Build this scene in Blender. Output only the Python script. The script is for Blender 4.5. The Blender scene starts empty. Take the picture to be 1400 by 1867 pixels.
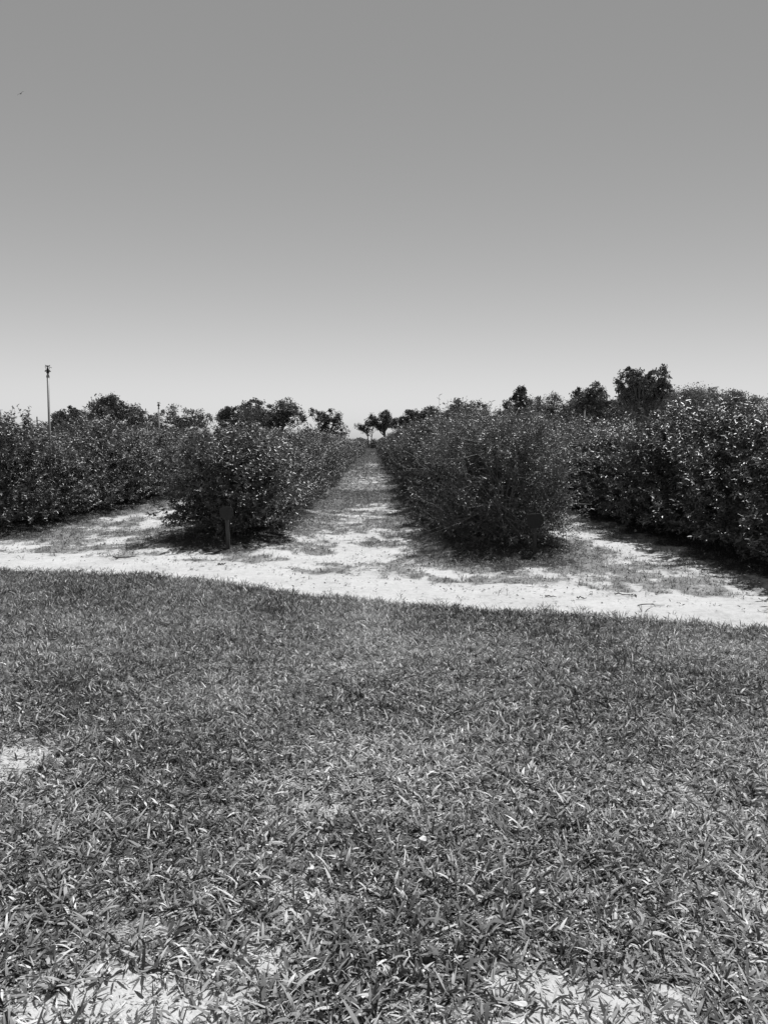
import bpy, math, random
import numpy as np
from mathutils import Vector

# ------------------------------------------------------------------ camera
sc = bpy.context.scene
COL = sc.collection
CAM_H = 1.6
FPX = 1348.0                      # focal length in pixels of the 1400 x 1867 photograph
PITCH = math.atan(128 / FPX)      # looking slightly down
YAW = math.atan(20 / FPX)         # looking slightly right of the aisle
cam_d = bpy.data.cameras.new('camera')
cam = bpy.data.objects.new('camera', cam_d)
COL.objects.link(cam)
cam_d.sensor_fit = 'VERTICAL'
cam_d.sensor_height = 36.0
cam_d.lens = 36.0 * FPX / 1867
cam_d.clip_start = 0.05
cam_d.clip_end = 9000
cam.location = (0, 0, CAM_H)
cam.rotation_euler = (math.pi / 2 - PITCH, 0, -YAW)
sc.camera = cam

# ------------------------------------------------------------------ sky, sun, exposure
SUN_EL = math.radians(62)
SUN_AZ = math.radians(33)         # right of straight ahead
world = bpy.data.worlds.new("World")
sc.world = world
world.use_nodes = True
nt = world.node_tree
nt.nodes.clear()
sky = nt.nodes.new('ShaderNodeTexSky')
sky.sky_type = 'NISHITA'
sky.sun_disc = False
sky.sun_elevation = SUN_EL
sky.sun_rotation = SUN_AZ
sky.air_density = 1.0
sky.dust_density = 0.6
sky.ozone_density = 1.5
SKY_POW, SKY_MUL = 1.17, 0.757
bw = nt.nodes.new('ShaderNodeRGBToBW')
pw = nt.nodes.new('ShaderNodeMath'); pw.operation = 'POWER'; pw.inputs[1].default_value = SKY_POW
mu = nt.nodes.new('ShaderNodeMath'); mu.operation = 'MULTIPLY'; mu.inputs[1].default_value = SKY_MUL
bg = nt.nodes.new('ShaderNodeBackground'); bg.inputs['Strength'].default_value = 0.1
wo = nt.nodes.new('ShaderNodeOutputWorld')
sky2 = nt.nodes.new('ShaderNodeTexSky')         # evens out the glow to either side of the aisle
sky2.sky_type = 'NISHITA'; sky2.sun_disc = False; sky2.sun_elevation = SUN_EL; sky2.sun_rotation = -SUN_AZ
sky2.air_density = 1.0; sky2.dust_density = 0.6; sky2.ozone_density = 1.5
smx = nt.nodes.new('ShaderNodeMix'); smx.data_type = 'RGBA'; smx.inputs[0].default_value = 0.48
nt.links.new(sky.outputs[0], smx.inputs[6]); nt.links.new(sky2.outputs[0], smx.inputs[7])
nt.links.new(smx.outputs[2], bw.inputs[0])
nt.links.new(bw.outputs[0], pw.inputs[0])
nt.links.new(pw.outputs[0], mu.inputs[0])
nt.links.new(mu.outputs[0], bg.inputs[0])
nt.links.new(bg.outputs[0], wo.inputs[0])

sun_d = bpy.data.lights.new('sun', 'SUN')
sun_d.energy = 5.0
sun_d.angle = math.radians(0.5)
sun_d.color = (1, 1, 1)           # black and white photograph
sun = bpy.data.objects.new('sun', sun_d)
COL.objects.link(sun)
sv = Vector((math.sin(SUN_AZ) * math.cos(SUN_EL), math.cos(SUN_AZ) * math.cos(SUN_EL), math.sin(SUN_EL)))
sun.rotation_euler = sv.to_track_quat('Z', 'Y').to_euler()
sun.location = (20, 30, 40)

sc.view_settings.view_transform = 'Standard'
sc.view_settings.look = 'None'
sc.view_settings.exposure = 0.0
sc.view_settings.gamma = 1.0
sc.view_settings.use_curve_mapping = False

# ------------------------------------------------------------------ helpers
random.seed(3)
RG = np.random.default_rng(11)
Rm = np.array(cam.rotation_euler.to_matrix())


def ground_at(px, py, z=0.0):
    """point on the level z seen at photograph pixel px, py"""
    d = Rm @ np.array([px - 700.0, 933.5 - py, -FPX])
    t = (z - CAM_H) / d[2]
    return d[0] * t, d[1] * t


def at_dist(px, Y):
    """sideways position at depth Y for photograph column px (near the horizon)"""
    d = Rm @ np.array([px - 700.0, 128.0, -FPX])
    return d[0] / d[1] * Y


def h_at(py, Y):
    """height above the ground of a thing whose top shows at row py, at depth Y"""
    d = Rm @ np.array([0, 933.5 - py, -FPX])
    return CAM_H + d[2] / d[1] * Y


def to_px(x, y, z=0.0):
    v = np.stack([x, y, np.zeros_like(x) + z - CAM_H], -1) @ Rm
    w = np.where(v[..., 2] < -0.1, -v[..., 2], 0.1)
    return 700 + FPX * v[..., 0] / w, 933.5 - FPX * v[..., 1] / w


def _hash(i, j, s):
    n = (i.astype(np.int64) * 374761393 + j.astype(np.int64) * 668265263 + s * 1442695041) & 0x7fffffff
    n = ((n ^ (n >> 13)) * 1274126177) & 0x7fffffff
    n = (n ^ (n >> 16)) & 0xffffff
    return n / float(0xffffff)


def vnoise(x, y, s=0):
    i = np.floor(x); j = np.floor(y)
    fx = x - i; fy = y - j
    fx = fx * fx * (3 - 2 * fx); fy = fy * fy * (3 - 2 * fy)
    a = _hash(i, j, s); b = _hash(i + 1, j, s); c = _hash(i, j + 1, s); d = _hash(i + 1, j + 1, s)
    return (a * (1 - fx) + b * fx) * (1 - fy) + (c * (1 - fx) + d * fx) * fy


def fbm(x, y, s=0, o=4):
    r = 0; a = 0.5; t = 0
    for k in range(o):
        r = r + a * vnoise(x, y, s + k * 17); t += a
        x = x * 2.03 + 5.1; y = y * 2.03 + 1.7; a *= 0.5
    return r / t


def sstep(a, b, x):
    t = np.clip((x - a) / (b - a), 0, 1)
    return t * t * (3 - 2 * t)


def tag(o, label=None, cat=None, group=None, kind=None):
    if label: o['label'] = label
    if cat: o['category'] = cat
    if group: o['group'] = group
    if kind: o['kind'] = kind
    return o


def mesh_np(name, V, F, mat, rnd=None, attrs=None, smooth=False):
    """V (n,3), F (m,k) with one k; rnd is a value per face"""
    me = bpy.data.meshes.new(name)
    V = np.asarray(V, np.float32); F = np.asarray(F, np.int32)
    m, k = F.shape
    me.vertices.add(len(V)); me.vertices.foreach_set('co', V.ravel())
    me.loops.add(m * k); me.loops.foreach_set('vertex_index', F.ravel())
    me.polygons.add(m); me.polygons.foreach_set('loop_start', np.arange(0, m * k, k, dtype=np.int32))
    if smooth:
        me.polygons.foreach_set('use_smooth', np.ones(m, bool))
    me.update(calc_edges=True)
    if rnd is not None:
        a = me.attributes.new('rnd', 'FLOAT', 'FACE'); a.data.foreach_set('value', np.asarray(rnd, np.float32))
    for nme, val in (attrs or {}).items():
        a = me.attributes.new(nme, 'FLOAT', 'POINT'); a.data.foreach_set('value', np.asarray(val, np.float32))
    me.materials.append(mat)
    return me


def link(name, me, parent=None, loc=(0, 0, 0)):
    o = bpy.data.objects.new(name, me)
    COL.objects.link(o)
    o.location = loc
    if parent: o.parent = parent
    return o


def empty(name, loc, rz=0, s=1):
    o = bpy.data.objects.new(name, None)
    o.empty_display_size = 0.2
    COL.objects.link(o)
    o.location = loc; o.rotation_euler = (0, 0, rz)
    o.scale = (s, s, s) if not isinstance(s, tuple) else s
    return o


def unit(v):
    return v / np.maximum(np.linalg.norm(v, axis=-1, keepdims=True), 1e-9)


def leaves(P, D, N, L, W, fold=0.25, droop=0.15):
    """folded lance shaped leaves, six vertices and two quads each"""
    n = len(P)
    D = unit(D); S = unit(np.cross(D, N)); N = np.cross(S, D)
    L = L[:, None]; W = W[:, None]
    up = N * W * fold
    dr = -N * L * droop
    V = np.empty((n, 6, 3))
    V[:, 0] = P
    V[:, 1] = P + D * L * .33 + S * W * .5 + up
    V[:, 2] = P + D * L * .72 + S * W * .36 + up * .7 + dr * .4
    V[:, 3] = P + D * L + dr
    V[:, 4] = P + D * L * .72 - S * W * .36 + up * .7 + dr * .4
    V[:, 5] = P + D * L * .33 - S * W * .5 + up
    b = np.arange(n)[:, None] * 6
    F = np.concatenate([b + np.array([[0, 1, 2, 3]]), b + np.array([[0, 3, 4, 5]])], 1).reshape(-1, 4)
    return V.reshape(-1, 3), F


def tubes(paths, sides=5):
    """paths: list of (points (k,3), radii (k,)) -> one mesh of tapered tubes"""
    Vs = []; Fs = []; off = 0
    ang = np.arange(sides) * 2 * np.pi / sides
    for pts, rad in paths:
        pts = np.asarray(pts, float); rad = np.asarray(rad, float)
        k = len(pts)
        T = unit(np.gradient(pts, axis=0))
        a = np.array([0, 0, 1.0]) if abs(T[0][2]) < .9 else np.array([1.0, 0, 0])
        U = unit(np.cross(T, a)); W = np.cross(T, U)
        ring = pts[:, None] + rad[:, None, None] * (np.cos(ang)[None, :, None] * U[:, None] + np.sin(ang)[None, :, None] * W[:, None])
        Vs.append(ring.reshape(-1, 3))
        i = np.arange(k - 1)[:, None] * sides; j = np.arange(sides)[None]; j2 = (j + 1) % sides
        Fs.append(np.stack([i + j, i + j2, i + sides + j2, i + sides + j], -1).reshape(-1, 4) + off)
        off += k * sides
    return np.concatenate(Vs), np.concatenate(Fs)


def bez(a, b, c, k):
    t = np.linspace(0, 1, k)[:, None]
    return (1 - t) ** 2 * a + 2 * t * (1 - t) * b + t * t * c


# ------------------------------------------------------------------ materials (all neutral: the photograph is black and white)
def new_mat(name):
    m = bpy.data.materials.new(name); m.use_nodes = True
    b = m.node_tree.nodes['Principled BSDF']
    return m, m.node_tree, b


def ramp(t, src, stops):
    r = t.nodes.new('ShaderNodeValToRGB')
    el = r.color_ramp.elements
    while len(el) > 1: el.remove(el[-1])
    for i, (p, v) in enumerate(stops):
        e = el[0] if i == 0 else el.new(p)
        e.position = p; e.color = (v, v, v, 1)
    t.links.new(src, r.inputs[0])
    return r.outputs[0]


def noise_tex(t, scale, detail=4, rough=.55, coord='Object', vec=None):
    n = t.nodes.new('ShaderNodeTexNoise')
    n.inputs['Scale'].default_value = scale; n.inputs['Detail'].default_value = detail
    n.inputs['Roughness'].default_value = rough
    if vec is None:
        c = t.nodes.new('ShaderNodeTexCoord'); vec = c.outputs[coord]
    t.links.new(vec, n.inputs['Vector'])
    return n.outputs['Fac']


def math_n(t, op, a, b):
    m = t.nodes.new('ShaderNodeMath'); m.operation = op
    for i, v in enumerate((a, b)):
        if isinstance(v, (int, float)): m.inputs[i].default_value = v
        else: t.links.new(v, m.inputs[i])
    return m.outputs[0]


def leaf_mat(name, stops, rough=.38, spec=.5, trans=0.0):
    m, t, b = new_mat(name)
    a = t.nodes.new('ShaderNodeAttribute'); a.attribute_name = 'rnd'
    c = ramp(t, a.outputs['Fac'], stops)
    t.links.new(c, b.inputs['Base Color'])
    b.inputs['Roughness'].default_value = rough
    b.inputs['Specular IOR Level'].default_value = spec
    if trans:
        tr = t.nodes.new('ShaderNodeBsdfTranslucent'); t.links.new(c, tr.inputs[0])
        mx = t.nodes.new('ShaderNodeMixShader'); mx.inputs[0].default_value = trans
        out = t.nodes['Material Output']
        t.links.new(b.outputs[0], mx.inputs[1]); t.links.new(tr.outputs[0], mx.inputs[2])
        t.links.new(mx.outputs[0], out.inputs[0])
    return m


def plain_mat(name, lo, hi, rough=.7, scale=20, spec=.3, bump=0.0, metal=0.0, stretch=None):
    m, t, b = new_mat(name)
    vec = None
    if stretch:
        c = t.nodes.new('ShaderNodeTexCoord'); mp = t.nodes.new('ShaderNodeMapping')
        mp.inputs['Scale'].default_value = stretch
        t.links.new(c.outputs['Object'], mp.inputs[0]); vec = mp.outputs[0]
    f = noise_tex(t, scale, 5, vec=vec)
    t.links.new(ramp(t, f, [(.3, lo), (.7, hi)]), b.inputs['Base Color'])
    b.inputs['Roughness'].default_value = rough
    b.inputs['Specular IOR Level'].default_value = spec
    b.inputs['Metallic'].default_value = metal
    if bump:
        bp = t.nodes.new('ShaderNodeBump'); bp.inputs['Strength'].default_value = bump; bp.inputs['Distance'].default_value = .01
        t.links.new(f, bp.inputs['Height']); t.links.new(bp.outputs[0], b.inputs['Normal'])
    return m


M_leaf = leaf_mat('bush_leaf', [(0, .05), (.5, .105), (.85, .2), (1, .36)], .38, .6, .25)
M_leaf2 = leaf_mat('bush_leaf_dull', [(0, .05), (.5, .12), (.85, .21), (1, .38)], .40, .6, .28)
M_tree = leaf_mat('tree_leaf', [(0, .05), (.5, .10), (1, .19)], .5, .35, .2)
M_tree2 = leaf_mat('tree_leaf_pale', [(0, .08), (.5, .14), (1, .24)], .55, .3, .2)
M_grass = leaf_mat('grass_blade', [(0, .04), (.3, .15), (.62, .31), (.86, .56), (1, .76)], .48, .5, .15)
M_weed = leaf_mat('weed_blade', [(0, .07), (.5, .16), (.85, .28), (1, .5)], .5, .4, .15)
M_litter = leaf_mat('litter_leaf', [(0, .03), (.45, .09), (.75, .22), (1, .5)], .5, .4)
M_bark = plain_mat('bark', .05, .12, .85, 30, bump=.6, stretch=(1, 1, .2))
M_cane = plain_mat('cane', .10, .28, .6, 25, bump=.3)
M_cane2 = plain_mat('pale_twig', .14, .34, .55, 25, bump=.3)
M_pvc = plain_mat('grey_plastic_pipe', .26, .31, .45, 14, .5)
M_black = plain_mat('black_metal', .012, .022, .4, 40, .5)
M_board = plain_mat('dark_painted_board', .018, .028, .6, 25, .3)
M_stake = plain_mat('weathered_stake', .04, .10, .8, 30, bump=.5, stretch=(1, 1, .12))
M_pale = plain_mat('dry_pale_leaf', .55, .72, .6, 60, .3)
M_pole = plain_mat('old_pole', .05, .09, .8, 10)
M_bird = plain_mat('dark_feathers', .02, .04, .6, 40)

# ground: sand, thatch under the lawn, mulch plus painted shade under the bushes. Point attributes say where each lies.
M_ground, t, b = new_mat('sandy_ground')
tc = t.nodes.new('ShaderNodeTexCoord'); OB = tc.outputs['Object']


def attr(t, n):
    a = t.nodes.new('ShaderNodeAttribute'); a.attribute_name = n
    return a.outputs['Fac']


def mixc(t, f, a, b_):
    m = t.nodes.new('ShaderNodeMix'); m.data_type = 'RGBA'
    t.links.new(f, m.inputs[0]); t.links.new(a, m.inputs[6]); t.links.new(b_, m.inputs[7])
    return m.outputs[2]


n_big = noise_tex(t, 1.3, 5, .6, vec=OB)
n_mid = noise_tex(t, 14, 6, .65, vec=OB)
n_fine = noise_tex(t, 95, 4, .7, vec=OB)
n_grain = noise_tex(t, 420, 2, .7, vec=OB)
c_sand = ramp(t, math_n(t, 'ADD', math_n(t, 'MULTIPLY', n_big, .5), math_n(t, 'MULTIPLY', n_mid, .5)), [(.33, .35), (.46, .49), (.6, .57)])
c_speck = ramp(t, n_fine, [(.30, .10), (.39, 1.0)])
msand = t.nodes.new('ShaderNodeMix'); msand.data_type = 'RGBA'; msand.blend_type = 'MULTIPLY'; msand.inputs[0].default_value = .75
t.links.new(c_sand, msand.inputs[6]); t.links.new(c_speck, msand.inputs[7])
c_thatch = ramp(t, n_fine, [(.38, .02), (.49, .09), (.57, .28), (.66, .55)])
c_mulch_shade = ramp(t, n_fine, [(.38, .02), (.55, .05), (.7, .14)])  # dark litter tone that also paints in the bush shade
c_veg = ramp(t, n_fine, [(.3, .10), (.5, .22), (.7, .38)])


def masked(at, sharp=4.0, amp=1.0):
    # the cover breaks up into grains of noise instead of a soft edge
    s = math_n(t, 'ADD', attr(t, at), math_n(t, 'MULTIPLY', math_n(t, 'SUBTRACT', math_n(t, 'ADD', math_n(t, 'MULTIPLY', n_mid, .5), math_n(t, 'MULTIPLY', n_fine, .5)), .5), 3.0 * amp))
    r = t.nodes.new('ShaderNodeMapRange'); r.inputs[1].default_value = .42; r.inputs[2].default_value = .58
    t.links.new(s, r.inputs[0]); return r.outputs[0]


c1 = mixc(t, masked('cover'), msand.outputs[2], c_veg)
c2 = mixc(t, masked('mulch_shade'), c1, c_mulch_shade)
c3 = mixc(t, masked('lawn', amp=.8), c2, c_thatch)
t.links.new(c3, b.inputs['Base Color'])
b.inputs['Roughness'].default_value = .95; b.inputs['Specular IOR Level'].default_value = .15
bp = t.nodes.new('ShaderNodeBump'); bp.inputs['Strength'].default_value = .7; bp.inputs['Distance'].default_value = .012
t.links.new(math_n(t, 'ADD', math_n(t, 'MULTIPLY', n_mid, 1.2), math_n(t, 'ADD', math_n(t, 'MULTIPLY', n_fine, .5), math_n(t, 'MULTIPLY', n_grain, .12))), bp.inputs['Height'])
t.links.new(bp.outputs[0], b.inputs['Normal'])

# ------------------------------------------------------------------ layout of the rows
# centre x, first y, height, half width
ROWS = {
    'left': dict(x=-2.30, y0=12.05, h=1.62, hw=1.10),
    'right': dict(x=1.98, y0=11.35, h=2.00, hw=1.24),
    'far_left': dict(x=-6.5, y0=12.9, h=1.84, hw=1.1),
    'far_right': dict(x=5.35, y0=6.9, h=1.92, hw=1.22),
}
EDGE = [ground_at(*p) for p in ((-500, 1034), (-200, 1036), (0, 1041), (120, 1043), (250, 1048), (420, 1066), (560, 1084), (700, 1098), (900, 1112), (1100, 1128), (1400, 1146), (1700, 1160), (2300, 1180))]
EX = np.array([p[0] for p in EDGE]); EY = np.array([p[1] for p in EDGE])


def lawn_edge(x):
    return np.interp(x, EX, EY) + .10 * (fbm(x * 1.6, x * 0 + 3.3, 5) - .5) * 2


def row_end(y0):
    return y0 - .75


def mound(x, y):
    r = 0
    for w in ROWS.values():
        d = np.hypot((x - w['x']) / 1.15, np.maximum(row_end(w['y0']) + .2 - y, 0) / 1.1)
        r = np.maximum(r, np.exp(-d ** 2 * 1.6))
    return r


def terrain(x, y):
    z = .16 * mound(x, y) + .05 * (fbm(x * .5, y * .5, 2) - .5) + .022 * (fbm(x * 4, y * 4, 9) - .5) + .016 * np.abs(fbm(x * 3.1, y * 3.1, 14, 3) - .5) * 2 + .010 * (fbm(x * 11, y * 11, 15, 2) - .5)
    de = y - lawn_edge(x)
    z = z - .018 * (np.exp(-((de - .38) / .12) ** 2) + np.exp(-((de - 1.55) / .14) ** 2)) * (.5 + vnoise(x * 2.5, y * 2.5, 33))
    far = sstep(40, 80, np.hypot(x, y))
    lawn = sstep(.15, -.3, y - lawn_edge(x))
    z = z + lawn * .012 * (fbm(x * 9, y * 9, 21) - .5)
    return z * (1 - far)


# patches of weeds and litter on the sand, each a spot of ground
BLOBS = [ground_at(cx, cy) + (rx, ry, s) for cx, cy, rx, ry, s in (
    (20, 962, 1.3, 1.2, .9), (110, 975, 1.2, 1.0, .8), (165, 960, .8, 1.1, .8), (235, 950, .3, .8, .6), (180, 1000, 1.3, .38, .65),
    (95, 1003, .8, .35, .6), (285, 985, .45, .5, .85), (330, 995, .5, .4, .55), (560, 975, .3, 1.0, .75), (600, 935, .45, 1.6, .8),
    (590, 1010, .25, .25, .4), (700, 990, .5, .45, .6), (670, 1030, .28, .12, .55), (775, 985, .35, .8, .85), (740, 950, .3, 1.6, .7),
    (660, 905, 1.0, 4.0, .75), (680, 868, 1.0, 6.0, .6), (450, 1022, .5, .12, .5), (365, 1022, .35, .1, .45), (550, 1035, .3, .1, .4),
    (870, 1040, .5, .3, .6), (970, 1058, .5, .2, .6), (1060, 1040, .5, .5, .9), (1130, 1068, .35, .14, .75), (1110, 1020, .4, .5, .6),
    (820, 1020, .5, .35, .8), (1290, 1058, .2, .12, .4), (275, 922, 1.1, 2.2, 1.0), (215, 975, .9, .5, .75), (60, 985, .9, .5, .7), (240, 1012, .7, .2, .6), (1180, 1040, .3, .4, .35))]


def cover(x, y):
    c = np.zeros_like(x) + .02
    for bx, by, rx, ry, s in BLOBS:
        c = np.maximum(c, min(s * 1.3, 1.1) * np.exp(-(((x - bx) / rx) ** 2 + ((y - by) / ry) ** 2)))
    br = sum(a * np.exp(-((y - m) / q) ** 2) for m, q, a in ((16.8, 2.2, 1), (31, 3.2, 1), (37, 2, .6), (52, 5, .9), (75, 7, .9), (100, 7, 1)))
    aisle = sstep(11.5, 14, y) * (.86 - .66 * np.clip(br, 0, 1) * sstep(.75, .25, np.abs(x + .15 + .25 * (vnoise(x * 0, y * .8, 78) - .5)))) * (np.abs(x) < 1.6)
    c = np.maximum(c, aisle)
    # grassy verge against the rows
    for w in ROWS.values():
        e = np.abs(np.abs(x - w['x']) - 1.05)
        c = np.maximum(c, .5 * np.exp(-(e / .35) ** 2) * sstep(row_end(w['y0']) - .3, row_end(w['y0']) + .6, y))
    for w, rr, ss in ((ROWS['right'], 2.3, .8), (ROWS['left'], 1.7, .6), (ROWS['far_left'], 1.8, .8), (ROWS['far_right'], 1.45, .45)):
        d = np.hypot((x - w['x']) * (1 + .5 * sstep(-.8, .6, y - row_end(w['y0']))), np.maximum(row_end(w['y0']) + .7 - y, 0))
        c = np.maximum(c, ss * sstep(rr + .25, rr - .5, d))
    dl = y - lawn_edge(x)
    c = np.maximum(c, .62 * sstep(.9, 1.5, dl) * sstep(.49, .59, fbm(x * 1.1, y * .9, 48)))
    n = fbm(x * 2.3, y * 1.6, 40) * .5 + fbm(x * 8, y * 5, 43, 3) * .5
    return np.clip(c + (n - .5) * 2.6 * np.clip(c * 2.2, 0, 1), 0, 1)


def mulch_shade(x, y):  # litter ground under the rows, widened in front as painted shade
    r = np.zeros_like(x)
    for w in ROWS.values():
        d = np.hypot((x - w['x']) / 1.0, np.maximum(row_end(w['y0']) + .45 - y, 0) / (2.1 if w['x'] == 1.98 else 1.3))
        r = np.maximum(r, sstep(1.25, .7, d + .7 * (fbm(x * 2, y * 2, 60) - .5)))
    return r


def axis(a, b_, step, far, grow=1.12, mid2=()):
    mid = list(np.arange(a, b_, step)) + list(mid2)
    s = step; v = mid[-1]; hi = []
    while v < far: s *= grow; v += s; hi.append(v)
    s = step; v = mid[0]; lo = []
    while v > -far: s *= grow; v -= s; lo.append(v)
    return np.array(lo[::-1] + mid + hi)


gx = axis(-9, 8, .06, 3500); gy = axis(1.2, 20, .06, 3500, 1.06, list(np.arange(20, 60, .2)) + list(np.arange(60, 140, .8)))
gy = gy[gy > -400]
X, Y = np.meshgrid(gx, gy)
Z = terrain(X, Y)
nx, ny = len(gx), len(gy)
i = np.arange(ny - 1)[:, None] * nx + np.arange(nx - 1)[None]
F = np.stack([i, i + 1, i + nx + 1, i + nx], -1).reshape(-1, 4)
xf, yf = X.ravel(), Y.ravel()
LAWN = sstep(.06, -.10, yf - lawn_edge(xf))


def bare(x, y):
    """worn spots in the lawn where the sand shows"""
    r = np.zeros_like(x)
    for cx, cy, rx, ry, s in ((90, 1850, .16, .1, .7), (215, 1815, .22, .13, 1.0), (290, 1850, .25, .12, .9), (20, 1385, .3, .25, .9), (60, 1362, .15, .12, .6), (480, 1755, .12, .07, .8),
                              (545, 1620, .12, .08, .6), (1110, 1840, .28, .1, .95), (960, 1795, .16, .08, .8), (590, 1480, .2, .12, .5), (880, 1580, .14, .1, .4), (1030, 1600, .2, .14, .4),
                              (270, 1700, .2, .1, .5), (1200, 1430, .25, .2, .4), (930, 1870, .25, .1, .8), (330, 1590, .2, .12, .4), (1380, 1640, .12, .15, .5)):
        bx, by = ground_at(cx, cy)
        r = np.maximum(r, s * np.exp(-(((x - bx) / rx) ** 2 + ((y - by) / ry) ** 2)))
    return r


LAWN = LAWN * np.clip(1 - (1.15 * bare(xf, yf) * (.35 + 1.1 * fbm(xf * 16, yf * 16, 97))) - .32 * sstep(.45, .75, fbm(xf * 3, yf * 3, 90)) * sstep(6, 3, yf), 0, 1) - .35 * (fbm(xf * 14, yf * 14, 95) - .5) * sstep(5, 3, yf)
me = mesh_np('ground', np.stack([xf, yf, Z.ravel()], -1), F, M_ground, attrs={'lawn': LAWN, 'cover': cover(xf, yf), 'mulch_shade': mulch_shade(xf, yf)}, smooth=True)
tag(link('ground', me), 'pale sandy ground with worn lawn in front', kind='structure')


# ------------------------------------------------------------------ blades (lawn, weeds)
def blades(P, az, el, curl, L, W, roll, seg=4, wide=.35):
    n = len(P)
    t_ = np.linspace(0, 1, seg + 1)
    prof = np.where(t_ < wide, .55 + .45 * t_ / wide, 1 - ((t_ - wide) / (1 - wide)) ** 1.7)
    prof[-1] = .04
    e = el[:, None] - curl[:, None] * t_[None]
    ds = (L / seg)[:, None]
    ce = np.cos(e); se = np.sin(e)
    h = np.concatenate([np.zeros((n, 1)), np.cumsum((ce[:, 1:] + ce[:, :-1]) / 2 * ds, 1)], 1)
    v = np.concatenate([np.zeros((n, 1)), np.cumsum((se[:, 1:] + se[:, :-1]) / 2 * ds, 1)], 1)
    v = np.maximum(v, .002)
    cx, cy = np.cos(az)[:, None], np.sin(az)[:, None]
    C = np.stack([P[:, 0:1] + h * cx, P[:, 1:2] + h * cy, P[:, 2:3] + v], -1)
    side = np.stack([-cy + 0 * h, cx + 0 * h, 0 * h], -1)
    nrm = np.stack([-se * cx, -se * cy, ce], -1)
    r = roll[:, None, None]
    s = side * np.cos(r) + nrm * np.sin(r)
    w = (W[:, None] * prof[None] / 2)[..., None]
    A = C + s * w; B = C - s * w
    V = np.stack([A, B], 2).reshape(n, -1, 3)
    k = np.arange(seg) * 2
    f = np.stack([k, k + 1, k + 3, k + 2], -1)
    F = (np.arange(n)[:, None, None] * (2 * (seg + 1)) + f[None]).reshape(-1, 4)
    return V.reshape(-1, 3), F


def lawn_points(n, y0, y1, margin=1.3):
    """random ground points over the lawn, from depth y0 to y1"""
    y = np.sqrt(RG.uniform(y0 ** 2, y1 ** 2, n * 2)) if y0 > 0 else RG.uniform(y0, y1, n * 2)
    x = RG.uniform(-1, 1, n * 2) * (y * .56 + margin)
    x, y = x, y + RG.normal(0, .35, len(y)) * (y > 3)
    k = (y < lawn_edge(x) + .06 * RG.standard_normal(len(x)) + (RG.uniform(0, 1, len(x)) < .06) * RG.exponential(.16, len(x)) + .12 * (fbm(x * 5, y * 5, 31) - .5)) & (y > 1.2)
    return x[k][:n], y[k][:n]


parts = []


def add_clumps(nc, y0, y1, nb, Lr, Wr, elr, curlr, seg, keep=.0, spread=.02, dry=0.0, wide=.35):
    x, y = lawn_points(nc, y0, y1)
    p_keep = 1 - bare(x, y) * 1.15
    dens = .55 + .9 * fbm(x * 2.2, y * 2.2, 70)
    p_keep = 1 - 1.0 * bare(x, y) if dry < .2 else 1 - .45 * bare(x, y)
    k = RG.uniform(0, 1, len(x)) < p_keep * np.clip(dens, 0, 1)
    x, y = x[k], y[k]
    n = len(x)
    scl = RG.uniform(.6, 1.25, n) * (.75 + .5 * fbm(x * 1.3, y * 1.3, 72))
    tone = np.clip(.31 + .17 * sstep(5.0, 2.2, y) + .45 * (fbm(x * 1.1, y * 1.1, 74) - .5) * 2 + RG.normal(0, .12, n), 0, 1)
    lean = RG.uniform(0, 2 * np.pi, n)
    cnt = nb
    idx = np.repeat(np.arange(n), cnt)
    m = len(idx)
    az = RG.uniform(0, 2 * np.pi, m)
    az = np.where(RG.uniform(0, 1, m) < .3, lean[idx] + RG.normal(0, .5, m), az)
    px = x[idx] + np.cos(az) * spread * RG.uniform(0, 1, m); py = y[idx] + np.sin(az) * spread * RG.uniform(0, 1, m)
    P = np.stack([px, py, terrain(px, py) + RG.uniform(-.002, .006, m)], -1)
    L = RG.uniform(*Lr, m) * scl[idx]; W = RG.uniform(*Wr, m) * (.6 + .4 * scl[idx])
    el = RG.uniform(*elr, m); cu = RG.uniform(*curlr, m)
    V, F = blades(P, az, el, cu, L, W, RG.normal(0, .5, m), seg, wide)
    r = np.clip(tone[idx] + RG.normal(0, .21, m), 0, 1)
    d = RG.uniform(0, 1, m) < dry
    r = np.where(d, RG.uniform(.75, 1, m), r)
    parts.append((V, F, np.repeat(r, seg)))


# broad low rosettes close by, finer and more upright towards the sand
add_clumps(20000, 1.3, 4.4, 6, (.026, .070), (.005, .0115), (.2, 1.15), (.1, 1.2), 4, dry=.12, spread=.03)
add_clumps(3600, 1.3, 4.8, 8, (.04, .09), (.006, .0125), (.2, 1.0), (.2, 1.4), 5, dry=.06, spread=.025)
add_clumps(24000, 1.3, 4.6, 5, (.012, .035), (.0025, .006), (.0, .5), (-.1, .6), 3, dry=.4, spread=.05)
add_clumps(16000, 4.0, 7.2, 7, (.03, .072), (.004, .009), (.35, 1.25), (.1, 1.1), 4, dry=.12, spread=.03)
add_clumps(10000, 4.0, 7.2, 5, (.02, .045), (.003, .006), (.0, .6), (-.1, .6), 3, dry=.35, spread=.05)
add_clumps(16000, 6.2, 10.2, 7, (.035, .08), (.005, .008), (.45, 1.35), (.1, 1.0), 3, dry=.10, spread=.03)
add_clumps(8000, 6.2, 10.2, 4, (.02, .05), (.004, .007), (.0, .6), (0, .5), 3, dry=.35, spread=.05)


def join(ps):
    off = 0; Vs = []; Fs = []; Rs = []
    for V, F, r in ps:
        Vs.append(V); Fs.append(F + off); Rs.append(r); off += len(V)
    return np.concatenate(Vs), np.concatenate(Fs), np.concatenate(Rs)


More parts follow.
